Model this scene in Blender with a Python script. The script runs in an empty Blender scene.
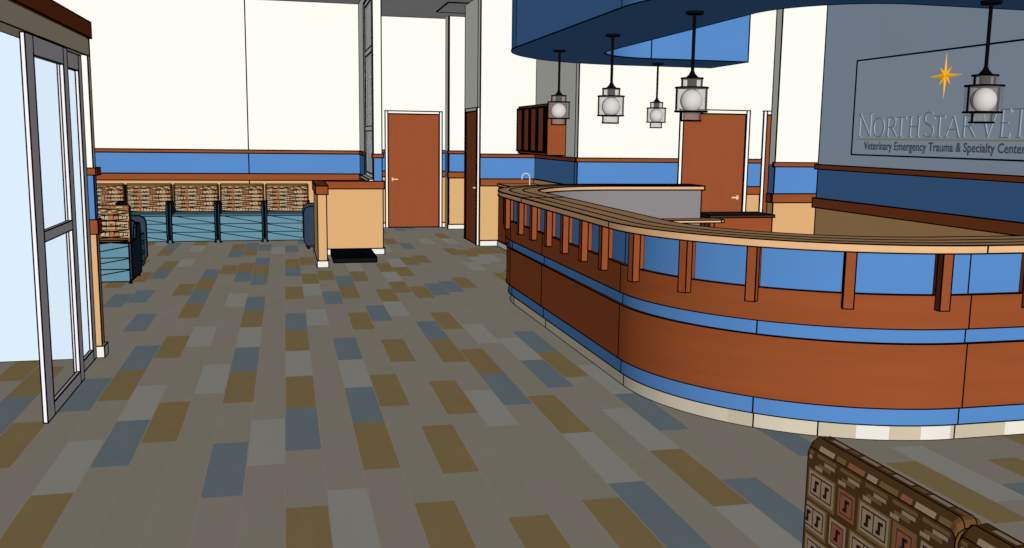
import bpy, bmesh, math, random
from mathutils import Vector, Matrix, Quaternion

S = bpy.context.scene
COL = S.collection
random.seed(7)
EYE = Vector((0, 0, 1.70))
YAW, PITCH, ROLL, FPX = math.radians(13.588624), math.radians(-8.327078), math.radians(0.749674), 937.4188

# ------------------------------------------------------------------ materials
def lin(c):
    c /= 255.0
    return c / 12.92 if c <= 0.04045 else ((c + 0.055) / 1.055) ** 2.4

MATS = {}
def mat(name, rgb, var=0.0, scale=(1, 1, 1), rough=1.0, alpha=None):
    m = bpy.data.materials.new(name); m.use_nodes = True
    nt = m.node_tree; nt.nodes.clear()
    out = nt.nodes.new('ShaderNodeOutputMaterial')
    b = nt.nodes.new('ShaderNodeBsdfDiffuse')
    base = [lin(v) for v in rgb]
    b.inputs['Color'].default_value = (*base, 1)
    if var:
        tc = nt.nodes.new('ShaderNodeTexCoord'); mp = nt.nodes.new('ShaderNodeMapping')
        mp.inputs['Scale'].default_value = scale
        nz = nt.nodes.new('ShaderNodeTexNoise'); nz.inputs['Scale'].default_value = 1.0; nz.inputs['Detail'].default_value = 4
        rp = nt.nodes.new('ShaderNodeValToRGB')
        rp.color_ramp.elements[0].position = 0.3; rp.color_ramp.elements[1].position = 0.7
        rp.color_ramp.elements[0].color = (*[v * (1 - var) for v in base], 1)
        rp.color_ramp.elements[1].color = (*[min(1, v * (1 + var)) for v in base], 1)
        nt.links.new(tc.outputs['Object'], mp.inputs['Vector']); nt.links.new(mp.outputs[0], nz.inputs['Vector'])
        nt.links.new(nz.outputs['Fac'], rp.inputs['Fac']); nt.links.new(rp.outputs[0], b.inputs['Color'])
    sh = b.outputs[0]
    if alpha is not None:
        tr = nt.nodes.new('ShaderNodeBsdfTransparent'); mx = nt.nodes.new('ShaderNodeMixShader')
        mx.inputs[0].default_value = alpha
        nt.links.new(tr.outputs[0], mx.inputs[1]); nt.links.new(sh, mx.inputs[2]); sh = mx.outputs[0]
    nt.links.new(sh, out.inputs['Surface'])
    MATS[name] = m
    return m

mat('ink', (4, 4, 5))
mat('white_paint', (254, 253, 244))
mat('cream_paint', (253, 238, 208))
mat('blue_paint', (88, 139, 201), 0.02, (1.2, 1.2, 3))
mat('tan_paint', (222, 176, 120), 0.02, (2, 2, 2))
mat('wood', (154, 81, 44), 0.05, (1.6, 1.6, 14))
mat('door_wood', (154, 82, 48), 0.025, (14, 14, 1.5))
mat('ceiling_paint', (253, 253, 254))
mat('laminate', (236, 188, 138), 0.05, (4, 4, 8))
mat('cream_tile', (214, 205, 182), 0.04, (3, 3, 3))
mat('pale_tile', (236, 231, 219), 0.03, (3, 3, 3))
mat('beige_tile', (204, 193, 166), 0.04, (3, 3, 3))
mat('base_white', (243, 240, 230), 0.02, (4, 4, 4))
mat('grey_laminate', (141, 137, 138), 0.02, (2, 2, 2))
mat('sign_paint', (204, 223, 247), 0.03, (1, 1, 1))
mat('sign_board', (208, 227, 250), 0.03, (1, 1, 1))
mat('letter_grey', (158, 172, 188))
mat('subtitle_grey', (100, 108, 120))
mat('olive_line', (205, 195, 120))
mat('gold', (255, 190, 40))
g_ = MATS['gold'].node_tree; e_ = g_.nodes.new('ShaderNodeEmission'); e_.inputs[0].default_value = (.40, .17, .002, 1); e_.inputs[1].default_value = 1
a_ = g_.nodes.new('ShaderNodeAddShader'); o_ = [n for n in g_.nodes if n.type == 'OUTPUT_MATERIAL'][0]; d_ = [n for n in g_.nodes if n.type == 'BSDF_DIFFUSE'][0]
g_.links.new(d_.outputs[0], a_.inputs[0]); g_.links.new(e_.outputs[0], a_.inputs[1]); g_.links.new(a_.outputs[0], o_.inputs[0])   # glow added to the star's paint, brighter than the suns alone make it
mat('alu', (252, 247, 252))
mat('sky_panel', (221, 239, 254))
mat('black_rubber', (24, 24, 27))
mat('black_metal', (14, 14, 16))
mat('chrome', (226, 226, 222))
mat('handle_brass', (240, 215, 180))
mat('teal_vinyl', (102, 145, 163), 0.03, (5, 5, 5))
mat('side_slate', (52, 66, 82), 0.05, (6, 6, 6))
mat('globe_glass', (243, 237, 233))
mat('smoke_glass', (150, 146, 142), alpha=0.32)
mat('clear_glass', (225, 240, 252), alpha=0.03)
mat('grey_glass', (225, 226, 222), alpha=0.75)
mat('pat_base', (112, 79, 45)); mat('pat_olive', (160, 127, 82)); mat('pat_light', (212, 186, 152))
mat('pat_maroon', (66, 36, 30)); mat('pat_pink', (190, 124, 92))
mat('fl_base_a', (214, 205, 187), 0.03, (7, 2, 1)); mat('fl_base_b', (211, 204, 185), 0.03, (7, 2, 1)); mat('fl_base_c', (214, 203, 188), 0.03, (7, 2, 1))
mat('fl_gold', (202, 175, 122), 0.04, (7, 2, 1)); mat('fl_blue', (163, 182, 191), 0.04, (7, 2, 1)); mat('fl_light', (226, 223, 214), 0.02, (7, 2, 1))
mat('fl_grout', (224, 208, 190))
mat('top_dark', (74, 52, 44))

# ------------------------------------------------------------------ mesh builder
class MB:
    def __init__(s, ink=True):
        s.v = []; s.f = []; s.m = []; s.mats = []; s.lines = []; s.ink = ink; s.inkf = []
    def mi(s, n):
        if n not in s.mats: s.mats.append(n)
        return s.mats.index(n)
    def add(s, vs, fs, mt, ink=True):
        o = len(s.v); s.v += [tuple(v) for v in vs]
        mts = mt if isinstance(mt, (list, tuple)) else [mt] * len(fs)
        for f, q in zip(fs, mts):
            s.f.append([i + o for i in f]); s.m.append(s.mi(q)); s.inkf.append(ink)
    def box(s, x0, x1, y0, y1, z0, z1, mt, ink=True):
        x0, x1 = min(x0, x1), max(x0, x1); y0, y1 = min(y0, y1), max(y0, y1)
        vs = [(x, y, z) for z in (z0, z1) for x, y in ((x0, y0), (x1, y0), (x1, y1), (x0, y1))]
        s.add(vs, [(3, 2, 1, 0), (4, 5, 6, 7), (0, 1, 5, 4), (1, 2, 6, 5), (2, 3, 7, 6), (3, 0, 4, 7)], mt, ink)
    def prism(s, poly, d0, d1, mt, frame=None, ink=True):
        # poly (a,b), extruded along the third axis; frame(a,b,d)->xyz
        fr = frame or (lambda a, b, d: (a, b, d))
        n = len(poly)
        vs = [fr(a, b, d0) for a, b in poly] + [fr(a, b, d1) for a, b in poly]
        fs = [tuple(range(n))[::-1], tuple(range(n, 2 * n))] + [(i, (i + 1) % n, n + (i + 1) % n, n + i) for i in range(n)]
        s.add(vs, fs, mt, ink)
    def lathe(s, prof, c, mt, n=28, ink=True):
        vs = []; fs = []
        for r, z in prof:
            for i in range(n):
                a = 2 * math.pi * i / n; vs.append((c[0] + r * math.cos(a), c[1] + r * math.sin(a), c[2] + z))
        for j in range(len(prof) - 1):
            for i in range(n):
                k = (i + 1) % n; fs.append((j * n + i, j * n + k, (j + 1) * n + k, (j + 1) * n + i))
        s.add(vs, fs, mt, ink)
    def tube(s, p, q, r, mt, n=8):
        p = Vector(p); q = Vector(q); d = (q - p).normalized()
        a = d.orthogonal().normalized(); b = d.cross(a)
        vs = []
        for e in (p, q):
            for i in range(n):
                t = 2 * math.pi * (i + .5) / n; vs.append(e + r * (math.cos(t) * a + math.sin(t) * b))
        s.add(vs, [(i, (i + 1) % n, n + (i + 1) % n, n + i) for i in range(n)] + [tuple(range(n))[::-1], tuple(range(n, 2 * n))], mt, False)
    def line(s, *pts):
        for a, b in zip(pts, pts[1:]): s.lines.append((Vector(a), Vector(b)))
    def build(s, name, parent=None, loc=None, r=None, px=0.78, smooth=False, angle=25):
        """one mesh object; dark drawn edges (the drawing style of the place) belong to the mesh itself"""
        L = Vector(loc) if loc is not None else (parent.location.copy() if parent is not None and 'root_loc' not in parent else Vector((0, 0, 0)))
        if parent is not None and parent.get('_w') is not None: L = Vector(parent['_w'])
        bm = bmesh.new()
        vs = [bm.verts.new(p) for p in s.v]
        inkfl = {}
        for f, m, k in zip(s.f, s.m, s.inkf):
            try: g = bm.faces.new([vs[i] for i in f])
            except ValueError: continue
            g.material_index = m; g.smooth = smooth; inkfl[g] = k
        bmesh.ops.recalc_face_normals(bm, faces=bm.faces)
        lines = list(s.lines)
        if s.ink and px:
            for e in bm.edges:
                if not all(inkfl.get(g, True) for g in e.link_faces): continue
                if len(e.link_faces) == 2:
                    if e.calc_face_angle(0) < math.radians(angle): continue
                lines.append((e.verts[0].co.copy(), e.verts[1].co.copy()))
        if lines and px:
            k = s.mi('ink')
            for a, b in lines:
                n_ = 1
                ln = (b - a).length
                if ln < 1e-6: continue
                if r is None and ln > 2.0: n_ = int(math.ceil(ln / 1.5))
                for j in range(n_):
                    p = a.lerp(b, j / n_); q = a.lerp(b, (j + 1) / n_)
                    d = (q - p).normalized(); u = d.orthogonal().normalized(); w = d.cross(u)
                    rr = [r or px * max(.8, (e - EYE).length) / FPX for e in (p, q)]
                    ring = []
                    for e, R_ in zip((p - d * rr[0] * .5, q + d * rr[1] * .5), rr):
                        ring.append([bm.verts.new(e + R_ * x) for x in (u, w, -u, -w)])
                    for i in range(4):
                        g = bm.faces.new([ring[0][i], ring[0][(i + 1) % 4], ring[1][(i + 1) % 4], ring[1][i]]); g.material_index = k
        me = bpy.data.meshes.new(name); bm.to_mesh(me); bm.free()
        me.transform(Matrix.Translation(-L))
        for n in s.mats: me.materials.append(MATS[n])
        o = bpy.data.objects.new(name, me); COL.objects.link(o)
        if parent is not None: o.parent = parent
        else: o.location = L
        o['_w'] = list(L)
        return o

def root(name, loc, label=None, cat=None, group=None, kind=None):
    o = bpy.data.objects.new(name, None); o.empty_display_size = .1; COL.objects.link(o)
    o.location = loc; o['_w'] = list(loc)
    return tag(o, label, cat, group, kind)
def tag(o, label=None, cat=None, group=None, kind=None):
    if label: o['label'] = label
    if cat: o['category'] = cat
    if group: o['group'] = group
    if kind: o['kind'] = kind
    return o
def copy_tree(o, parent=None):
    c = o.copy(); COL.objects.link(c)
    if parent is not None: c.parent = parent
    for ch in list(o.children): copy_tree(ch, c)
    return c

RU0, RU1, RL0, RL1, BZ, CEIL = 1.38, 1.432, .942, 1.05, .09, 3.82

# ------------------------------------------------------------------ floor
ref = {-10: 6.87, -9: 6.44, -8: 5.04, -7: 6.03, -6: 4.62, -5: 4.96, -4: 5.32, -3: 6.30, -2: 6.04, -1: 4.83, 0: 5.03, 1: 3.60, 2: 5.46, 3: 5.78, 4: 4.52,
       5: 5.53, 6: 5.24, 7: 5.66, 8: 5.03, 9: 6.01, 10: 3.84, 11: 3.35, 14: 4.40, 16: 3.40, 17: 3.62, 18: 3.01, 19: 3.34}
seen = {-10: [(6.87, 'G')], -9: [(6.44, 'G'), (5.63, 'B')], -8: [(5.04, 'G'), (9.8, 'B')], -7: [(6.03, 'B'), (8.43, 'B')], -6: [(3.81, 'G'), (4.62, 'L'), (6.24, 'G'), (7.07, 'B'), (10.33, 'G')],
        -5: [(4.96, 'B'), (5.77, 'L'), (7.38, 'G'), (9.0, 'G'), (9.82, 'B'), (11.41, 'B')], -4: [(5.32, 'G'), (7.72, 'L'), (11.9, 'G')],
        -3: [(6.3, 'L'), (9.5, 'L')], -2: [(4.42, 'B'), (6.04, 'G'), (6.8, 'B'), (7.6, 'L'), (8.43, 'G'), (9.25, 'B'), (10.88, 'B')], -1: [(4.83, 'L')],
        0: [(3.41, 'G'), (5.03, 'B'), (5.83, 'G'), (6.65, 'L'), (7.47, 'G'), (8.28, 'B'), (9.9, 'G'), (11.43, 'B'), (12.3, 'G')], 1: [(3.6, 'L'), (8.45, 'L'), (10.07, 'L')],
        2: [(4.65, 'G'), (5.46, 'B'), (6.24, 'L'), (7.06, 'B'), (9.5, 'B'), (11.12, 'G')], 3: [(3.36, 'G'), (5.78, 'G'), (8.2, 'G'), (9.81, 'G')],
        4: [(4.52, 'G'), (6.94, 'G'), (8.56, 'B'), (11.0, 'G'), (11.8, 'L')], 5: [(3.1, 'G'), (5.53, 'G'), (8.75, 'L'), (9.6, 'G')], 6: [(5.24, 'L'), (6.86, 'G'), (7.66, 'B')],
        7: [(3.24, 'G'), (5.66, 'B'), (6.45, 'G'), (8.08, 'G'), (9.68, 'G')], 8: [(3.42, 'B'), (4.22, 'L'), (5.03, 'G'), (7.44, 'L'), (9.8, 'B')], 9: [(6.01, 'B'), (6.84, 'L')],
        10: [(3.05, 'L'), (3.84, 'G'), (4.65, 'L'), (6.26, 'G'), (7.06, 'B')], 11: [(3.35, 'B'), (4.97, 'B'), (5.78, 'L')], 14: [(4.4, 'B')], 16: [(3.4, 'G')], 17: [(3.62, 'L')], 18: [(3.01, 'B')], 19: [(3.34, 'G')]}
TL, TW = 0.808, 0.1945
fl = MB(ink=False)
FX0, FX1, FY0, FY1 = -4.3, 7.0, -1.5, 17.6
fl.box(FX0, FX1, FY0, FY1, -.12, -.0015, 'fl_grout')
for k in range(-22, 37):
    x0, x1 = -.035 + TW * k, -.035 + TW * (k + 1)
    if x1 > FX1 or x0 < FX0: continue
    rf = ref.get(k, random.uniform(3, 3.8))
    hit = {round((y - rf) / TL): c for y, c in seen.get(k, [])}
    n0 = int(math.floor((FY0 - rf) / TL)); n1 = int(math.ceil((FY1 - rf) / TL))
    prev = ''
    for n in range(n0, n1):
        y0 = max(FY0, rf + n * TL); y1 = min(FY1, rf + (n + 1) * TL)
        if y1 - y0 < .02: continue
        if n in hit: c = hit[n]
        elif -11 < k < 21 and 2.6 < y0 < 9.5: c = ''
        else:
            c = random.choices(['', 'G', 'L', 'B'], [.6, .17, .11, .12])[0]
            if c == prev: c = ''
        prev = c
        g = .003
        mt = {'G': 'fl_gold', 'L': 'fl_light', 'B': 'fl_blue'}.get(c) or random.choice(['fl_base_a', 'fl_base_b', 'fl_base_c', 'fl_base_a'])
        e = .0012
        fl.add([(x0 + g, y0 + e, 0), (x1 - g, y0 + e, 0), (x1 - g, y1 - e, 0), (x0 + g, y1 - e, 0)], [(0, 1, 2, 3)], mt)
tag(fl.build('floor'), kind='structure')
c = MB(); c.box(FX0, FX1, FY0, FY1, CEIL, CEIL + .1, 'ceiling_paint'); tag(c.build('ceiling'), kind='structure')

# ------------------------------------------------------------------ walls with painted bands, rails and base
def frame_of(p0, p1):
    p0 = Vector((p0[0], p0[1])); p1 = Vector((p1[0], p1[1])); t = (p1 - p0).normalized(); n = Vector((t.y, -t.x))   # n: face side (to the right of p0->p1)
    return p0, t, n, (p1 - p0).length
def obox(m, fr, a0, a1, d0, d1, z0, z1, mt, ink=True):
    p0, t, n, _ = fr
    vs = []
    for z in (z0, z1):
        for a, d in ((a0, d0), (a1, d0), (a1, d1), (a0, d1)):
            q = p0 + t * a + n * d; vs.append((q.x, q.y, z))
    m.add(vs, [(3, 2, 1, 0), (4, 5, 6, 7), (0, 1, 5, 4), (1, 2, 6, 5), (2, 3, 7, 6), (3, 0, 4, 7)], mt, ink)
def wall(name, p0, p1, th, ztop=CEIL, zbot=0, bands=True, holes=(), rails=(), lower=None, base=(), top='white_paint', seams=(), obj=None, end=True, mid='blue_paint', low='tan_paint'):
    """face of the wall runs p0->p1, body behind it; holes (a0,a1,z0,z1); rails/base: spans (a0,a1)"""
    fr = frame_of(p0, p1); Ln = fr[3]
    m = MB()
    zs = [(zbot, RL0 + .05, low), (RL0 + .05, RU0 + .03, mid), (RU0 + .03, ztop, top)] if bands else [(zbot, ztop, top)]
    cuts = sorted(set([0, Ln] + [a for h in holes for a in h[:2]]))
    for a0, a1 in zip(cuts, cuts[1:]):
        am = (a0 + a1) / 2
        hz = [(h[2], h[3]) for h in holes if h[0] < am < h[1]]
        for z0, z1, mt in zs:
            parts = [(z0, z1)]
            for h0, h1 in hz:
                np_ = []
                for q0, q1 in parts:
                    if h1 <= q0 or h0 >= q1: np_.append((q0, q1)); continue
                    if h0 > q0: np_.append((q0, h0))
                    if h1 < q1: np_.append((h1, q1))
                parts = np_
            for q0, q1 in parts: obox(m, fr, a0, a1, 0, -th, q0, q1, mt, ink=False)
    def P(a, d, z): q = fr[0] + fr[1] * a + fr[2] * d; return (q.x, q.y, z)
    for a, d in ((0, 0), (Ln, 0), (0, -th), (Ln, -th))[::1 if end else 2]: m.line(P(a, d, zbot), P(a, d, ztop))
    for d in (0, -th): m.line(P(0, d, ztop), P(Ln, d, ztop))
    for a in ((0, Ln) if end else (0,)): m.line(P(a, 0, ztop), P(a, -th, ztop))
    for a in seams: m.line(P(a, 0, zbot), P(a, 0, ztop))
    for h in holes:
        m.line(P(h[0], 0, h[2]), P(h[0], 0, h[3]), P(h[1], 0, h[3]), P(h[1], 0, h[2]))
    w = tag(m.build(name), kind='structure')
    for a0, a1 in rails:
        q = MB(); obox(q, fr, a0, a1, .025, -.001, RU0, RU1, 'wood'); q.build('chair_rail', w)
    for a0, a1 in (rails if lower is None else lower):
        q = MB(); obox(q, fr, a0, a1, .03, -.001, RL0, RL1, 'wood'); q.build('chair_rail', w)
    for a0, a1 in base:
        q = MB(); obox(q, fr, a0, a1, .015, -.001, 0, BZ, 'base_white'); q.build('baseboard', w)
    return w, fr

# back wall of the waiting corner
YB = 15.97
wall('wall_back', (-4.2, YB), (1.24, YB), .15, rails=[(0, 5.44)], base=[(0, 5.44)], seams=[4.2 - .58])
# side wall with interior window, facing -X
WX = 1.218
wall('wall_waiting_side', (WX, YB), (WX, 13.52), .12, holes=[(.92, 2.33, 1.07, 3.7)], rails=[(0, .92)], lower=[(0, .96)])
w = MB(); w.box(WX, WX + .12, 13.50, 13.52, 0, RL0 + .05, 'tan_paint', False); w.box(WX, WX + .12, 13.50, 13.52, RL0 + .05, RU0 + .03, 'blue_paint', False); w.box(WX, WX + .12, 13.50, 13.52, RU0 + .03, CEIL, 'white_paint', False)
w.line((WX, 13.5, 0), (WX, 13.5, CEIL)); w.line((WX + .12, 13.5, 0), (WX + .12, 13.5, CEIL))
wo = tag(w.build('wall_waiting_end'), kind='structure')
q = MB(); q.box(WX - .02, WX + .14, 13.475, 13.515, RU0, RU1, 'wood'); q.build('chair_rail', wo)
win = root('window_1', (WX, 14.6, 1.07), kind='structure')
y0, y1 = YB - 2.33, YB - .92
m = MB()
for a, b in ((y0, y0 + .06), (y1 - .06, y1)): m.box(WX + .02, WX + .045, a, b, 1.07, 3.70, 'alu')
for a, b in ((1.07, 1.13), (1.76, 1.83), (2.89, 2.97), (3.63, 3.70)): m.box(WX + .02, WX + .045, y0, y1, a, b, 'alu')
m.build('window_frame', win)
m = MB(ink=False); m.box(WX + .03, WX + .036, y0 + .05, y1 - .05, 1.12, 3.64, 'grey_glass'); m.build('pane', win)
m = MB(); m.box(WX - .06, WX + .13, y0 - .03, y1 + .03, 1.03, 1.07, 'base_white'); m.build('sill', win)

# corridor: end wall with a door, jog, partition door
YD = 17.39
def door(name, fr, a0, a1, h, side=1, ft=.05, swing_handle='r', leaf_mat='door_wood'):
    """framed door set on a wall face"""
    p = fr[0] + fr[1] * ((a0 + a1) / 2)
    d = root(name, (p.x, p.y, 0), kind='structure')
    m = MB()
    obox(m, fr, a0 - ft, a0, .03, -.02, 0, h + ft, 'white_paint'); obox(m, fr, a1, a1 + ft, .03, -.02, 0, h + ft, 'white_paint'); obox(m, fr, a0, a1, .03, -.02, h, h + ft, 'white_paint')
    m.build('door_frame', d)
    m = MB(); obox(m, fr, a0 + .004, a1 - .004, .012, -.02, .01, h - .004, leaf_mat); lf = m.build('door_leaf', d)
    m = MB(ink=False)
    ah = a1 - .08 if swing_handle == 'r' else a0 + .08
    s = -1 if swing_handle == 'r' else 1
    obox(m, fr, ah - .012, ah + .012, .02, .012, .87, .93, 'handle_brass'); obox(m, fr, min(ah, ah + s * .10), max(ah, ah + s * .10), .055, .035, .89, .91, 'handle_brass'); obox(m, fr, ah - .012, ah + .012, .04, .012, .89, .91, 'handle_brass')
    m.build('handle', lf)
    return d
cw, cfr = wall('wall_corridor_end', (1.36, YD), (2.90, YD), .12, holes=[(.47, 1.42, 0, 2.09)], rails=[(0, .42), (1.47, 1.54)], base=[(0, .42), (1.47, 1.54)])
door('door_3', cfr, .47, 1.42, 2.09, swing_handle='l')
jw, _ = wall('wall_corridor_jog', (2.90, 17.00), (3.60, 17.00), .39, rails=[(-.02, .70)], base=[(-.02, .70)])
jm = MB(); jm.box(2.885, 2.90, 17.0, 17.36, 0, RL0, 'tan_paint', False); jm.box(2.885, 2.90, 17.0, 17.36, RL0, RU1, 'blue_paint', False); jm.box(2.885, 2.90, 17.0, 17.36, RU1, CEIL, 'white_paint', False); jm.line((2.885, 17, 0), (2.885, 17, CEIL)); jm.build('return_panel', jw)
PX = 2.92
pw, pfr = wall('wall_partition', (PX, 15.55), (PX, 14.30), .12, bands=False, holes=[(.22, 1.13, 0, 2.09)])
door('door_4', pfr, .22, 1.13, 2.09, swing_handle='r')
# front face of the partition block, with the mail cabinet recess to its side
YC = 14.28
wall('wall_alcove_back', (PX, YC), (3.80, YC), .20, rails=[(-.0, .88)], base=[(-.0, .30)])
GX, YR = 3.80, 12.08
gw, gfr = wall('wall_alcove_side', (GX, YC), (GX, YR + .003), .10, rails=[(0, YC - YR - .003)], lower=[], end=False)
rw, rfr = wall('wall_right_back', (GX, YR), (6.90, YR), .12, holes=[(1.49, 2.43, 0, 2.05), (2.74, 3.02, 0, 2.05)], rails=[(-.025, 1.44), (2.48, 2.69)], base=[(0, 1.44), (2.48, 2.69)])
door('door_5', rfr, 1.49, 2.43, 2.05, swing_handle='r')
d6 = door('door_6', rfr, 2.74, 3.02, 2.05, swing_handle='l')
wall('wall_right_recess', (6.90, YR), (6.90, 10.59), .1, rails=[(0, 1.49)])
# pier and sign wall
SX, YP = 5.93, 10.45
pm, pfr2 = wall('wall_pier', (5.81, YP), (6.90, YP), .14, rails=[(-.03, 1.09)], base=[(-.015, 1.09)])
qq = MB(); qq.box(5.785, 5.82, YP - .02, YP + .12, RL0, RL1, 'wood'); qq.build('chair_rail', pm)
sw, sfr = wall('wall_sign', (SX, 9.68), (SX, -1.4), .12, rails=[(-.03, 11.08)], base=[(0, 11.08)], top='sign_paint')

# ------------------------------------------------------------------ half wall with cap in front of the corridor
hw = MB()
hw.box(.50, 1.345, 13.46, 13.60, 0, RL0 + .02, 'tan_paint'); hw.box(.385, .50, 12.20, 13.60, 0, RL0 + .02, 'tan_paint')
h = tag(hw.build('wall_half'), kind='structure')
m = MB(); m.box(.48, 1.36, 13.44, 13.62, RL0, RL1, 'wood'); m.box(.365, .52, 12.175, 13.62, RL0, RL1, 'wood'); m.build('cap', h)
m = MB(); m.box(.515, 1.362, 13.445, 13.615, 0, BZ, 'base_white'); m.box(.37, .515, 12.185, 13.615, 0, BZ, 'base_white'); m.build('baseboard', h)

pl = root('floor_platform', (.90, 13.0, 0), 'low black square platform lying on the floor against the tan half wall', 'platform')
m = MB()
m.prism([(.60, 12.54), (1.165, 12.54), (1.165, 13.43), (.60, 13.43)], .015, .075, 'black_rubber'); m.build('deck', pl)
for x in (.68, 1.10):
    for y in (12.62, 13.37):
        m = MB(ink=False); m.box(x - .03, x + .03, y - .03, y + .03, 0, .016, 'black_metal'); m.build('foot', pl)

# ------------------------------------------------------------------ entrance: wall end, header, beam, sliding door, frosted vestibule
LX = -1.383
e = MB()
for z0, z1, mt in ((0, RL0 + .02, 'tan_paint'), (RL0 + .02, RU0 + .02, 'blue_paint'), (RU0 + .02, 2.25, 'white_paint')):
    e.box(LX - .062, LX, 7.50, 7.58, z0, z1, mt, False)
for x in (LX, LX - .062):
    e.line((x, 7.5, 0), (x, 7.5, 2.25))
e.line((LX, 7.58, 0), (LX, 7.58, 2.40))
en = tag(e.build('wall_entrance'), kind='structure')
m = MB(); m.box(LX - .14, LX - .004, 2.0, 7.58, 2.245, 2.45, 'cream_paint'); m.build('header', en)
m = MB(); m.box(LX - .2, LX + .03, 2.0, 7.52, 2.368, 2.48, 'wood'); m.build('beam', en)
m = MB(); m.box(LX - .062, LX + .018, 7.475, 7.60, RL0, RL1, 'wood'); m.build('chair_rail', en)
m = MB(); m.prism([(LX - .062, 7.475), (LX + .02, 7.475), (LX + .03, 7.49), (LX + .03, 7.60), (LX + .015, 7.62), (LX - .062, 7.62)], RU0, RU1, 'wood'); m.build('chair_rail', en)
m = MB(); m.box(LX - .066, LX + .018, 7.478, 7.62, 0, BZ, 'base_white'); m.build('baseboard', en)

def leaf(name, x0, x1, ya, yb, z1, st, bar=None, bot=.09, st2=.1):
    d = root(name, ((x0 + x1) / 2, (ya + yb) / 2, 0), kind='structure')
    m = MB()
    m.box(x0, x1, ya, ya + st, .012, z1, 'alu'); m.box(x0, x1, yb - st2, yb, .012, z1, 'alu')
    m.box(x0, x1, ya + st, yb - st2, .012, bot, 'alu'); m.box(x0, x1, ya + st, yb - st2, z1 - .11, z1, 'alu')
    if bar: m.box(x0, x1, ya + st, yb - st2, bar[0], bar[1], 'alu')
    m.build('door_frame', d)
    m = MB(ink=False); xm = (x0 + x1) / 2
    m.box(xm - .004, xm + .004, ya + st - .01, yb - st2 + .01, bot - .01, z1 - .10, 'clear_glass'); m.build('pane', d)
    m = MB(ink=False); g = .014
    m.box(x1 - .004, x1 + .002, ya + st - g, ya + st, bot - g, z1 - .11 + g, 'black_rubber'); m.box(x1 - .004, x1 + .002, yb - st2, yb - st2 + g * .4, bot - g, z1 - .11 + g, 'black_rubber')
    m.build('gasket', d)
    return d
leaf('door_1', -1.404, -1.380, 5.77, 6.80, 2.235, .17, (1.055, 1.115), st2=.11)
leaf('door_2', -1.442, -1.420, 6.80, 7.45, 2.235, .10, None, st2=.10)
fz = MB(); fz.box(-4.2, -1.446, 7.46, 7.50, 0, 2.45, 'sky_panel'); tag(fz.build('window_2'), kind='structure')
vr = MB(); vr.box(-4.2, LX - .14, 2.0, 7.5, 2.45, 2.475, 'cream_paint'); tag(vr.build('ceiling_vestibule'), kind='structure')
vl = MB(); vl.box(-4.3, -4.2, 2.0, 7.5, 0, 2.45, 'sky_panel'); tag(vl.build('window_3'), kind='structure')

# ceiling vent in the corridor
v = root('ceiling_vent', (2.82, 15.85, CEIL), 'square grey access panel in the corridor ceiling above the far doors', 'ceiling panel')
m = MB(); m.box(2.58, 3.10, 15.24, 16.44, CEIL - .012, CEIL - .001, 'ceiling_paint'); m.build('panel_face', v)

# ------------------------------------------------------------------ reception counter
def path(off, n=88, x_end=5.80, back=4.87, yb=9.2, yf=5.97, R=1.48, cx=3.73):
    pts = []
    def ln(a, b, k):
        for i in range(k): pts.append(Vector(a).lerp(Vector(b), i / k))
    r = R + off
    ln((back, yb + r), (cx, yb + r), 4)
    for i in range(n): g = math.radians(90 + 90 * i / n); pts.append(Vector((cx + r * math.cos(g), yb + r * math.sin(g))))
    ln((cx - r, yb), (cx - r, yf), 8)
    for i in range(n): g = math.radians(180 + 90 * i / n); pts.append(Vector((cx + r * math.cos(g), yf + r * math.sin(g))))
    ln((cx, yf - r), (x_end, yf - r), 6)
    pts.append(Vector((x_end, yf - r)))
    return pts
def band(m, outer, inner, z0, z1, mt, ink=True, mfun=None):
    n = len(outer)
    vs = [(p.x, p.y, z0) for p in outer] + [(p.x, p.y, z1) for p in outer] + [(p.x, p.y, z0) for p in inner] + [(p.x, p.y, z1) for p in inner]
    fs = []; ms = []
    for i in range(n - 1):
        mo = mfun(i) if mfun else mt
        fs += [(i, i + 1, n + i + 1, n + i), (2 * n + i, 3 * n + i, 3 * n + i + 1, 2 * n + i + 1), (n + i, n + i + 1, 3 * n + i + 1, 3 * n + i), (i, 2 * n + i, 2 * n + i + 1, i + 1)]
        ms += [mo] * 4
    for i in (0, n - 1): fs.append((i, n + i, 3 * n + i, 2 * n + i)); ms.append(mt)
    m.add(vs, fs, ms, ink)
# indices of panel joints along the path (arc ends and one joint on the long side)
N_ = 88
J_back, J_a, J_b, J_c = 4, 4 + N_, 4 + N_ + 8, 4 + N_ + 8 + N_
def seams(m, pts, idx, z0, z1, extra=None):
    for i in idx: m.line((pts[i].x, pts[i].y, z0), (pts[i].x, pts[i].y, z1))
desk = root('reception_counter', (3.0, 7.5, 0), 'long curved reception counter of red wood panels, blue stripes and tan top', 'reception counter')
J = [J_a, J_a + 3, J_b, J_c]
def layer(name, off, inn, z0, z1, mt, idx=J, mfun=None):
    m = MB(); o = path(off); band(m, o, path(inn), z0, z1, mt, mfun=mfun); seams(m, [p for p in o], idx, z0, z1)
    return m.build(name, desk)
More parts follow.
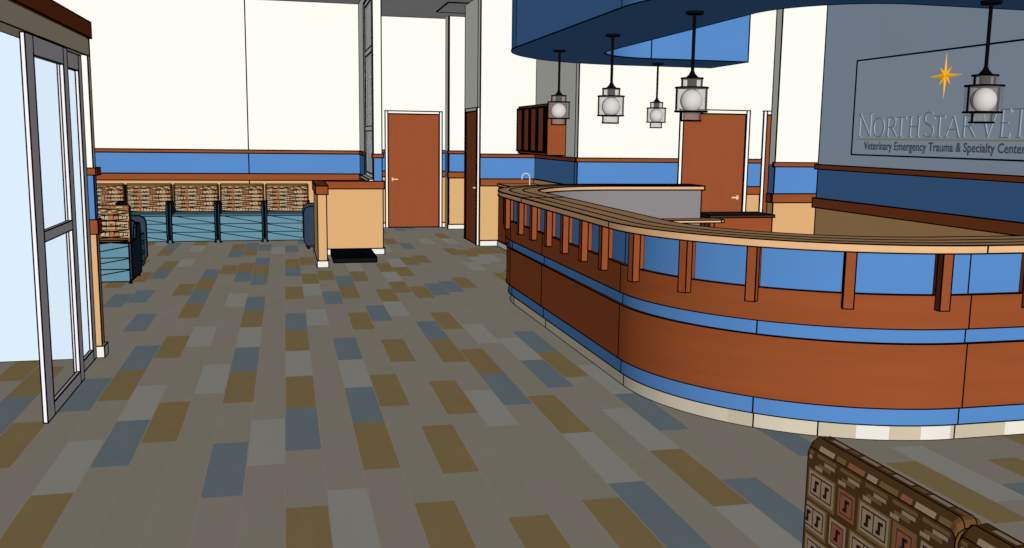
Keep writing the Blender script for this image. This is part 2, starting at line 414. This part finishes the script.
# tiled toe-kick: tile joints by arc length
m = MB(); o = path(0.0); i_ = path(-.10)
s_ = [0]
for a, b in zip(o, o[1:]): s_.append(s_[-1] + (b - a).length)
tones = ['cream_tile', 'cream_tile', 'beige_tile', 'pale_tile', 'cream_tile', 'beige_tile', 'pale_tile']
marks = [(7.70, 'cream_tile'), (7.855, 'beige_tile'), (8.055, 'cream_tile'), (8.24, 'cream_tile'), (8.435, 'beige_tile'), (8.625, 'pale_tile'), (8.80, 'beige_tile'), (9.0, 'pale_tile'), (9.21, 'beige_tile'), (9.6, 'pale_tile'), (99, 'cream_tile')]
def tone(i):
    for e_s, t_ in marks:
        if (s_[i] + s_[i + 1]) / 2 < e_s: return t_
band(m, o, i_, 0, .095, 'cream_tile', mfun=tone); seams(m, o, J, 0, .095); seams(m, o, [min(range(len(s_)), key=lambda q: abs(s_[q] - t_)) for t_ in (7.855, 8.24)], 0, .095); m.build('toe_kick', desk)
J_m = min(range(len(s_)), key=lambda q: abs(s_[q] - 7.87))
layer('lower_stripe', .022, -.10, .095, .20, 'blue_paint', idx=J + [J_m])
layer('lower_panel', .045, -.10, .20, .575, 'wood')
layer('middle_stripe', .022, -.10, .575, .66, 'blue_paint', idx=J + [J_m])
layer('upper_panel', .045, -.10, .66, .855, 'wood')
layer('recess_panel', .015, -.10, .855, 1.10, 'blue_paint')
# work side
m = MB(); band(m, path(-.10), path(-.20), 0, 1.10, 'grey_laminate'); m.build('inner_panel', desk)
m = MB(); o = path(.14); ii = path(-.28); band(m, o, ii, 1.10, 1.145, 'laminate'); seams(m, o, [J_a + 2, J_b, J_c, J_back, J_back + 28], 1.10, 1.145)
for off in (.02, -.12):
    pp = path(off); m.line(*[(p.x, p.y, 1.1455) for p in pp])
m.line((o[J_a + 2].x, o[J_a + 2].y, 1.1455), (ii[J_a + 2].x, ii[J_a + 2].y, 1.1455))
m.build('counter_top', desk, px=.95)
m = MB(); band(m, path(-.20, x_end=5.2, back=3.95), path(-.55, x_end=5.2, back=3.95), .72, .76, 'laminate'); m.build('work_surface', desk)
# slats
posts = [(Vector((2.25 - .015, y)), Vector((-1, 0))) for y in (8.692, 8.206, 7.709, 7.223, 6.726, 6.262)]
for x, y in ((2.181, 5.712), (2.338, 5.245), (2.60, 4.88), (3.032, 4.564), (3.533, 4.412)):
    n = (Vector((x, y)) - Vector((3.73, 5.97))).normalized(); posts.append((Vector((3.73, 5.97)) + n * 1.495, n))
for x in (4.10, 4.66, 5.22): posts.append((Vector((x, 4.49 - .015)), Vector((0, -1))))
for g in (2, 22, 42, 62):
    n = Vector((-math.cos(math.radians(g)), math.sin(math.radians(g)))); posts.append((Vector((3.73, 9.2)) + n * 1.495, n))
for p, n in posts:
    t = Vector((-n.y, n.x)); w2 = .029
    m = MB()
    def fr_(a, d, z, p=p, n=n, t=t): q = p + t * a + n * d; return (q.x, q.y, z)
    m.prism([(-w2, .031), (w2, .031), (w2, .081), (-w2, .081)], .775, 1.10, 'wood', fr_)
    m.prism([(-w2, -.002), (w2, -.002), (w2, .030), (-w2, .030)], .857, 1.10, 'wood', fr_)
    m.build('slat', desk, px=.72)

# desk extension and low cabinet behind the counter
dk = root('work_table', (4.55, 10.2, 0), 'tan topped work table beside the grey panel behind the counter', 'table')
m = MB(); m.prism([(4.05, 10.08), (4.95, 10.08), (5.01, 10.13), (5.01, 10.26), (4.97, 10.30), (4.05, 10.30)], .735, .765, 'laminate'); m.build('table_top', dk)
for x in (4.15, 4.86):
    m = MB(); m.box(x - .03, x + .03, 10.14, 10.26, 0, .735, 'wood'); m.build('leg', dk)
lc = root('low_cabinet', (5.3, 10.5, 0), 'low red wood cabinet with dark top below the far doors', 'cabinet')
m = MB(); m.box(4.96, 5.76, 10.36, 10.75, .06, .77, 'wood'); m.build('body', lc)
m = MB(); m.box(4.92, 5.775, 10.33, 10.78, .77, .80, 'top_dark'); m.build('cabinet_top', lc)
m = MB(); m.box(5.0, 5.72, 10.40, 10.72, 0, .06, 'black_metal'); m.build('plinth', lc)

# sink cabinet by the alcove
sk = root('sink_cabinet', (3.4, 13.3, 0), 'dark wood cabinet with tan top along the alcove wall', 'cabinet')
m = MB(); m.box(3.22, 3.79, 12.30, 14.255, .09, .94, 'wood')
for y in (13.75, 13.1, 12.6): m.line((3.22, y, .09), (3.22, y, .94))
m.build('body', sk)
m = MB(); m.box(3.205, 3.79, 12.29, 14.255, 0, .09, 'base_white'); m.build('plinth', sk)
m = MB(); m.box(3.195, 3.79, 12.27, 14.25, .94, .975, 'laminate'); stp = m.build('cabinet_top', sk)
m = MB(); m.box(3.775, 3.797, 12.25, 14.25, .975, 1.05, 'laminate'); m.build('backsplash', sk)
fc = MB(ink=False)
fx, fy = 3.28, 12.6
prev = None
pts = [(fx, fy, .975), (fx, fy, 1.15)] + [(fx - .055 + .055 * math.cos(a), fy, 1.15 + .055 * math.sin(a)) for a in [math.pi * i / 8 for i in range(1, 9)]] + [(fx - .11, fy, 1.12)]
for a, b in zip(pts, pts[1:]): fc.tube(a, b, .007, 'chrome')
fc.lathe([(.0, 0), (.025, 0), (.025, .05), (.012, .06), (0, .06)], (fx, fy, .975), 'black_metal', 12, False)
fo = fc.build('faucet', stp)

# wall cabinet (mail slots) on the alcove side wall
mc = root('wall_cabinet', (3.66, 12.95, 1.80), 'red wood wall cabinet with narrow upright slots high beside the alcove', 'cabinet')
CX0, CX1, CY0, CY1, CZ0, CZ1 = 3.495, 3.797, 12.63, 14.26, 1.452, 2.155
m = MB(); m.box(CX0 + .03, CX1, CY0, CY1, CZ0, CZ1, 'wood'); m.build('body', mc)
nn = 4
for k in range(nn):
    a = CY0 + (CY1 - CY0) * k / nn; b = CY0 + (CY1 - CY0) * (k + 1) / nn
    m = MB(); m.box(CX0, CX0 + .032, a + .05, b - .05, CZ0 + .04, CZ1 - .04, 'door_wood'); dd = m.build('cabinet_door', mc, px=1.5)

# ------------------------------------------------------------------ ceiling canopy that follows the counter
def cpath(r): return path(r, n=40, x_end=5.925, back=5.275, yb=9.46, yf=6.36, R=0, cx=4.07)
m = MB(); o = cpath(1.77); ii = cpath(.78)
band(m, o, ii, 2.60, CEIL, 'blue_paint')
for k in (4 + 40, 4 + 40 + 8): seams(m, o, [k], 2.6, CEIL); seams(m, ii, [k], 2.6, CEIL)
seams(m, ii, [4], 2.6, CEIL)
tag(m.build('soffit'), kind='structure')

# ------------------------------------------------------------------ pendant lamps
def make_pendant():
    p = root('pendant_lamp', (0, 0, 2.6), 'x', 'pendant lamp', 'glass pendant lamps under the blue canopy')
    R = .0058
    m = MB(ink=False); m.lathe([(0, -.02), (.062, -.02), (.066, -.008), (.066, 0), (0, 0)], (0, 0, 2.6), 'black_metal', 24, False); m.build('ceiling_plate', p)
    m = MB(ink=False); m.tube((0, 0, 2.59), (0, 0, 2.17), .0125, 'black_metal'); m.build('rod', p)
    m = MB(ink=False); m.lathe([(0, 2.185), (.014, 2.185), (.022, 2.165), (.05, 2.135), (.052, 2.128), (.034, 2.126), (.034, 2.07), (0, 2.07)], (0, 0, 0), 'black_metal', 20, False); m.build('socket', p)
    g = MB(ink=False)
    def ring(r, z): g.line(*[(r * math.cos(a), r * math.sin(a), z) for a in [2 * math.pi * i / 32 for i in range(33)]])
    for r0, z0, z1 in ((.076, 2.068, 2.132), (.115, 1.897, 2.066), (.072, 1.832, 1.895)):
        g.lathe([(r0 * .55, z1), (r0, z1), (r0, z0), (r0 * .55, z0)], (0, 0, 0), 'smoke_glass', 32, False)
        ring(r0, z0); ring(r0, z1)
        for s in (-1, 1): g.line((s * r0, 0, z0), (s * r0, 0, z1))
    gs = g.build('glass_shade', p, r=R * 1.35, smooth=False)
    b = MB(ink=False); n = 16; RG = .080; zc = 1.975
    b.lathe([(RG * math.sin(math.pi * i / n) + 1e-5, RG * math.cos(math.pi * i / n)) for i in range(n + 1)], (0, 0, zc), 'globe_glass', 32, False)
    gl = b.build('globe', p, smooth=True)
    b = MB(ink=False); b.line(*[(RG * math.cos(a) * 1.03, 0, zc + RG * math.sin(a) * 1.03) for a in [2 * math.pi * i / 36 for i in range(37)]]); b.mi('ink')
    b.build('globe_ring', gl, r=.0036)
    return p
pend = [(2.80, 9.60, 'glass pendant lamp with round globe hanging before the wood wall cabinet'),
        (2.815, 8.00, 'glass pendant lamp with round globe, second along the canopy from the wall cabinet'),
        (4.38, 10.79, 'smallest looking glass pendant lamp, hanging from the rear arm of the canopy'),
        (2.86, 6.39, 'glass pendant lamp hanging over the counter in front of the red door'),
        (4.42, 5.31, 'glass pendant lamp hanging in front of the wall sign lettering')]
base_p = make_pendant()
for i, (x, y, lb) in enumerate(pend):
    o = base_p if i == 0 else copy_tree(base_p)
    o.location = (x, y, 2.6); o['label'] = lb

# ------------------------------------------------------------------ wall sign
SB = SX - .03
sg = root('wall_sign', (SX, 7.5, 1.56), 'framed grey blue wall sign with raised lettering and a gold star', 'sign')
YL, YRr, Z0, Z1 = 9.0, 5.60, 1.555, 2.545
m = MB(ink=False); m.box(SB, SX - .001, YRr, YL, Z0, Z1, 'sign_board'); m.build('board', sg)
m = MB(ink=False)
for a in ((YRr - .004, YRr + .012, Z0, Z1), (YL - .012, YL + .004, Z0, Z1), (YRr, YL, Z0 - .004, Z0 + .012), (YRr, YL, Z1 - .012, Z1 + .004)): m.box(SB - .008, SX - .002, a[0], a[1], a[2], a[3], 'black_metal')
m.build('sign_frame', sg)
def SF(u, v, d): return (SB - d, -u, v)       # u = -Y grows to the right of the reader
L = MB(ink=False)
def st(p, q, t, dp=.012):
    p = Vector(p); q = Vector(q); d = (q - p).normalized(); n = Vector((-d.y, d.x)) * t / 2
    L.prism([tuple(p - n), tuple(q - n), tuple(q + n), tuple(p + n)], 0, dp, 'letter_grey', SF)
TK, TN = .019, .009
def serif(u, v, w=.055): st((u - w / 2, v), (u + w / 2, v), .008)
def arc(cx, cz, rx, rz, a0, a1, tk, n=18, tn=None):
    tn = tn or TN
    pr = None
    for i in range(n + 1):
        a = math.radians(a0 + (a1 - a0) * i / n); c = (cx + rx * math.cos(a), cz + rz * math.sin(a))
        t = tn + (tk - tn) * abs(math.cos(a))
        if pr: st(pr, c, t)
        pr = c
def letter(ch, y0, y1, zb, zt):
    u0, u1 = -y0, -y1; w = u1 - u0; h = zt - zb; um = (u0 + u1) / 2
    if ch == 'N':
        st((u0 + .03, zb), (u0 + .03, zt), TN); st((u1 - .03, zb), (u1 - .03, zt), TN); st((u0 + .025, zt), (u1 - .03, zb), TK); serif(u0 + .03, zb); serif(u1 - .03, zt); serif(u0 + .02, zt, .045)
    elif ch == 'O': arc(um, (zb + zt) / 2, w / 2 - .015, h / 2, 0, 360, TK, 30)
    elif ch == 'R':
        s = u0 + .035; st((s, zb), (s, zt), TK); serif(s, zb); st((s, zt), (s + .06, zt), TN); st((s, zb + h * .5), (s + .06, zb + h * .5), TN)
        arc(s + .06, zb + h * .75, w * .3, h * .25, 90, -90, TK); st((s + .06, zb + h * .5), (u1, zb), TK)
    elif ch == 'T':
        st((um, zb), (um, zt), TK); serif(um, zb, .07); st((u0, zt), (u1, zt), TN); st((u0 + .005, zt + .004), (u0 + .003, zt - .022), .007); st((u1 - .005, zt + .004), (u1 - .003, zt - .022), .007)
    elif ch == 'H':
        for u in (u0 + .03, u1 - .03): st((u, zb), (u, zt), TK); serif(u, zb); serif(u, zt)
        st((u0 + .03, zb + h * .52), (u1 - .03, zb + h * .52), TN)
    elif ch == 'S':
        arc(um, zb + h * .75, w * .36, h * .25, 35, 225, TK, 16); arc(um, zb + h * .25, w * .40, h * .25, 45, -145, TK, 16)
        st((um - w * .25, zb + h * .575), (um + w * .28, zb + h * .42), TK)
    elif ch == 'A':
        st((u0 + .01, zb), (um, zt), TN); st((um, zt), (u1 - .012, zb), TK); st((u0 + w * .24, zb + h * .36), (u1 - w * .24, zb + h * .36), TN); serif(u0 + .015, zb, .05); serif(u1 - .015, zb, .055)
    elif ch == 'V':
        st((u0 + .012, zt), (um, zb), TK); st((um, zb), (u1 - .01, zt), TN); serif(u0 + .015, zt, .055); serif(u1 - .015, zt, .05)
    elif ch == 'E':
        s = u0 + .03; st((s, zb), (s, zt), TK)
        for z, e in ((zb, u1), (zb + h * .52, u1 - .02), (zt, u1 - .005)): st((s - .02, z), (e, z), TN)
        st((u1 - .003, zb), (u1, zb + .035), TN); st((u1 - .01, zt), (u1 - .006, zt - .03), TN)
ZB, ZT, ZS = 1.748, 1.982, 1.940
for ch, a, b, zt in (('N', 8.894, 8.649, ZT), ('O', 8.640, 8.440, ZS), ('R', 8.425, 8.250, ZS), ('T', 8.262, 8.107, ZS), ('H', 8.069, 7.890, ZS), ('S', 7.855, 7.690, ZT), ('T', 7.698, 7.547, ZS), ('A', 7.535, 7.340, ZS),
                     ('R', 7.328, 7.150, ZS), ('V', 7.091, 6.889, ZT), ('E', 6.865, 6.739, ZT), ('T', 6.73, 6.54, ZT), ('S', 6.50, 6.33, ZT)):
    letter(ch, a, b, ZB, zt)
L.build('lettering', sg)
m = MB(ink=False); m.box(SB - .01, SB + .002, 6.33, 8.91, 1.716, 1.728, 'olive_line'); m.build('rule', sg)
cu = bpy.data.curves.new('subtitle', 'FONT'); cu.body = 'Veterinary Emergency Trauma & Specialty Centers'; cu.size = .108; cu.extrude = .004; cu.resolution_u = 3; cu.offset = .0012
to = bpy.data.objects.new('subtitle_source', cu); COL.objects.link(to)
bpy.context.view_layer.update()
me = bpy.data.meshes.new_from_object(to.evaluated_get(bpy.context.evaluated_depsgraph_get()))
bpy.data.objects.remove(to); bpy.data.curves.remove(cu)
wd = max(v.co.x for v in me.vertices); sx_ = 2.27 / wd
Rm = Matrix(((0, 0, -1, SB - .004), (-sx_, 0, 0, 8.775), (0, 1.08, 0, 1.618), (0, 0, 0, 1)))
me.transform(Matrix.Translation(-Vector((SX, 7.5, 1.56))) @ Rm); me.name = 'subtitle'
me.materials.clear(); me.materials.append(MATS['subtitle_grey'])
so = bpy.data.objects.new('subtitle', me); COL.objects.link(so); so.parent = sg
# eight-pointed faceted star
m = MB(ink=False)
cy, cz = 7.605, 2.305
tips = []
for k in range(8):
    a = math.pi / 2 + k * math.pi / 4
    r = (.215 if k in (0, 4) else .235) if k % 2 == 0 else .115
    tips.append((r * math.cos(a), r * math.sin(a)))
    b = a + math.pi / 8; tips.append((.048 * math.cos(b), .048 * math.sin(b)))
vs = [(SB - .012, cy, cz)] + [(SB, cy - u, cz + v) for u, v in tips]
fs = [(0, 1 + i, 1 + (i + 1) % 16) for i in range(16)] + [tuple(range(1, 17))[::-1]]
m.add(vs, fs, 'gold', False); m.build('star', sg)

# ------------------------------------------------------------------ waiting chairs
def back_pattern(m, y, s, W):
    """woven pattern of framed figures, s = side the face looks to"""
    zb, zt = (.475 if s > 0 else .445), .832
    def quad(x0, x1, z0, z1, d, mt):
        x0, x1 = max(x0, -W), min(x1, W)
        if x1 - x0 < .003: return
        yy = y + s * d
        m.add([(x0, yy, z0), (x1, yy, z0), (x1, yy, z1), (x0, yy, z1)], [(0, 1, 2, 3)], mt, False)
    x = -W; k = 0
    while x < W:                                   # stepped border under the top roll
        quad(x + .006, x + .098, zt + .012, zt + .022, .0006, 'pat_olive'); quad(x + .012, x + .062, zt - .002, zt + .008, .0006, 'pat_light')
        quad(x + .030, x + .090, zt - .014, zt - .003, .0006, 'pat_olive'); quad(x + .070, x + .104, zt - .024, zt - .013, .0009, 'pat_light')
        x += .110; k += 1
    z = zt - .034; row = 0
    while z - .06 > zb:
        x = -W - (.02 if row % 2 == 0 else .085); k = row
        while x < W:
            wide = k % 2 == 0
            w = .118 if wide else .074
            p, q = x, x + w
            quad(p - .008, q + .008, z - .083, z + .005, .0003, 'pat_olive' if (k + row) % 3 else 'pat_base')
            quad(p, q, z - .074, z, .0006, 'pat_light' if wide or row % 2 else 'pat_pink')
            quad(p + .008, q - .008, z - .066, z - .008, .0009, 'pat_maroon' if wide else 'pat_base')
            n = 2 if wide else 1
            cw = (w - .020) / n
            for c_ in range(n):
                u0, u1 = p + .010 + c_ * cw + .002, p + .010 + (c_ + 1) * cw - .002
                quad(u0, u1, z - .062, z - .012, .0012, 'pat_light' if wide else 'pat_pink')
                xm = (u0 + u1) / 2
                quad(xm - .005, xm + .006, z - .054, z - .022, .0015, 'pat_maroon'); quad(xm - .014, xm + .002, z - .030, z - .021, .0015, 'pat_maroon')
                quad(xm - .002, xm + .013, z - .055, z - .046, .0015, 'pat_maroon')
            x += w + .022; k += 1
        z -= .094; row += 1
def make_chair(r, diag, CW, ah, name='waiting_chair'):
    p = root(name, (0, 0, 0), 'x', 'chair', 'patterned waiting chairs')
    h = CW / 2; w = h - .03
    F = lambda a, b, d: (d, a, b)
    m = MB()
    m.prism([(-.34, .03), (.33, .03), (.33, .482), (.29, .46), (.27, .44), (-.30, .44), (-.345, .42)], -w, w, 'teal_vinyl', F)
    if diag:
        for yy in (-.344, .332):
            for z in (.17, .30): m.line((-w, yy, z), (w, yy, z))
            for z0, z1 in ((.43, .31), (.29, .18), (.16, .05)): m.line((-w, yy, z0), (w, yy, z1))
    m.build('seat', p, r=r * .8 if diag else r)
    m = MB(ink=False)
    prof = [(.272, .442), (.268, .82), (.274, .860), (.286, .880), (.302, .889), (.334, .889), (.349, .880), (.356, .862), (.356, .485)]
    xs = []
    for e, dz in ((.003, .020), (.006, .011), (.011, .004), (.020, .0)): xs.append((-h + e, dz))
    xs = xs + [(-x, d) for x, d in reversed(xs)]
    n = len(prof); vs = []; fs = []
    for x, d in xs:
        for y, z in prof: vs.append((x, y, z - d * max(0, (z - .43) / .459)))
    for i in range(len(xs) - 1):
        for j in range(n): fs.append((i * n + j, i * n + (j + 1) % n, (i + 1) * n + (j + 1) % n, (i + 1) * n + j))
    fs += [tuple(range(n)), tuple(range((len(xs) - 1) * n, len(xs) * n))[::-1]]
    m.add(vs, fs, 'pat_base', False)
    back_pattern(m, .2665, -1, h - .012); back_pattern(m, .3565, 1, h - .012)
    x = -h + .02; k = 0
    while x < h - .05:                              # border running over the top roll
        q = min(h - .02, x + (.07 if k % 2 else .04))
        m.add([(x, .308, .8897), (q, .308, .8897), (q, .322, .8897), (x, .322, .8897)], [(0, 1, 2, 3)], 'pat_light' if k % 2 else 'pat_olive', False)
        m.add([(x, .3520, .8770), (q, .3520, .8770), (q, .3568, .8640), (x, .3568, .8640)], [(0, 1, 2, 3)], ('pat_olive', 'pat_light', 'pat_pink')[k % 3], False)
        x = q + .012; k += 1
    for x, d in (xs[0], xs[-1]): m.line(*[(x, y, z - d * max(0, (z - .43) / .459)) for y, z in prof])
    top = [(x, d) for x, d in xs]
    for y, z in ((.334, .889), (.356, .862), (.302, .889)) if not diag else ((.315, .889),):
        m.line(*[(x, y, z - d) for x, d in top])
    for x, d in (xs[0], xs[-1]): pass
    if diag:
        for k in range(13):
            z0 = .46 + .031 * k
            m.line((-w, .263, z0), (w, .263, z0 + (.06 if k % 2 else -.05))); m.line((-w, .358, z0), (w, .358, z0 + (-.06 if k % 2 else .05)))
        m.line((-w, .26, .445), (w, .26, .445)); m.line((-w, .27, .42), (w, .27, .42)); m.line((-w, .36, .50), (w, .36, .50)); m.line((-w, .36, .475), (w, .36, .475))
        for sx in (-1, 1):
            for q_ in (.004, .020): m.line((sx * (h - q_), .26, .40), (sx * (h - q_), .26, .87))
    m.build('backrest', p, r=r * .8 if diag else r)
    for s in (-1, 1):
        m = MB()
        x0, x1 = (s * (w + .002), s * (h - .002))
        pts = [(.33, .05), (.33, .47), (-.02, .48), (-.06, ah - .04), (-.10, ah), (-.30, ah), (-.355, ah - .03), (-.375, ah - .09), (-.375, .12), (-.33, .05)]
        m.prism(pts, min(x0, x1), max(x0, x1), 'side_slate', F); m.build('side_panel', p, r=r)
    for x in (-w, w):
        for y in (-.31, .30):
            m = MB(ink=False); m.lathe([(0, 0), (.022, 0), (.018, .05), (0, .05)], (x, y, 0), 'black_metal', 10, False); m.build('foot', p)
    return p
far = make_chair(.0105, True, .69, .64)
spots = [(-2.825, 15.58, 0, 'patterned waiting chair by the back wall, half hidden behind the chair that faces away'),
         (-2.115, 15.58, 0, 'patterned waiting chair in the back row, fourth from the half wall'),
         (-1.405, 15.58, 0, 'patterned waiting chair in the back row, third from the half wall'),
         (-.695, 15.58, 0, 'patterned waiting chair in the back row, second from the half wall'),
         (.015, 15.58, 0, 'patterned waiting chair at the half wall end of the back row'),
         (.62, 14.55, -90, 'patterned waiting chair turned sideways, mostly hidden behind the half wall'),
         (-2.045, 11.49, 180, 'patterned waiting chair turned with its back to the room, beside the entrance pier'),
         (-2.13, 12.42, 90, 'teal waiting chair sideways just behind the chair that shows its back')]
for i, (x, y, rz, lb) in enumerate(spots):
    o = far if i == 0 else copy_tree(far)
    o.location = (x, y, 0); o.rotation_euler = (0, 0, math.radians(rz)); o['label'] = lb
near = make_chair(.0016, False, .60, .48)
for i, (x, y, lb) in enumerate([(1.755, 1.95, 'brown patterned chair back near the viewer, nearer the reception counter'), (1.755, 1.345, 'brown patterned chair back at the lower picture corner, cut off by the frame')]):
    o = near if i == 0 else copy_tree(near)
    o.location = (x, y, 0); o.rotation_euler = (0, 0, math.radians(90)); o['label'] = lb

# ------------------------------------------------------------------ light: even, shadow-free drawing light
def sun(name, d, s):
    l = bpy.data.lights.new(name, 'SUN'); l.energy = s * math.pi; l.angle = 0.0
    try: l.use_shadow = False
    except Exception: pass
    try: l.cycles.cast_shadow = False
    except Exception: pass
    o = bpy.data.objects.new(name, l); COL.objects.link(o)
    o.rotation_euler = Vector(d).to_track_quat('-Z', 'Y').to_euler(); o.location = (0, -3, 6)
    return o
kd = Vector((.25, 1.0, -.22))
sun('key_sun', kd, kd.length)
sun('fill_from_right', (-1, 0, 0), .125)
sun('fill_from_below', (0, 0, 1), .105)
wd_ = bpy.data.worlds.new('world'); S.world = wd_; wd_.use_nodes = True
wd_.node_tree.nodes['Background'].inputs[0].default_value = (.70, .83, .97, 1); wd_.node_tree.nodes['Background'].inputs[1].default_value = .03
S.cycles.diffuse_bounces = 0
S.cycles.max_bounces = 8
S.cycles.transparent_max_bounces = 24

# ------------------------------------------------------------------ camera
f = Vector((math.sin(YAW) * math.cos(PITCH), math.cos(YAW) * math.cos(PITCH), math.sin(PITCH)))
r_ = f.cross(Vector((0, 0, 1))).normalized(); u_ = r_.cross(f)
R2 = math.cos(ROLL) * r_ + math.sin(ROLL) * u_; U2 = -math.sin(ROLL) * r_ + math.cos(ROLL) * u_
cam = bpy.data.cameras.new('camera'); co = bpy.data.objects.new('camera', cam); COL.objects.link(co)
cam.sensor_fit = 'HORIZONTAL'; cam.sensor_width = 36; cam.lens = 36 * FPX / 1024
cam.clip_start = .05; cam.clip_end = 100
co.matrix_world = Matrix(((R2.x, U2.x, -f.x, EYE.x), (R2.y, U2.y, -f.y, EYE.y), (R2.z, U2.z, -f.z, EYE.z), (0, 0, 0, 1)))
S.camera = co
for o in bpy.data.objects:
    if '_w' in o: del o['_w']
S.view_settings.view_transform = 'Standard'; S.view_settings.look = 'None'
S.view_settings.exposure = 0; S.view_settings.gamma = 1; S.view_settings.use_curve_mapping = False
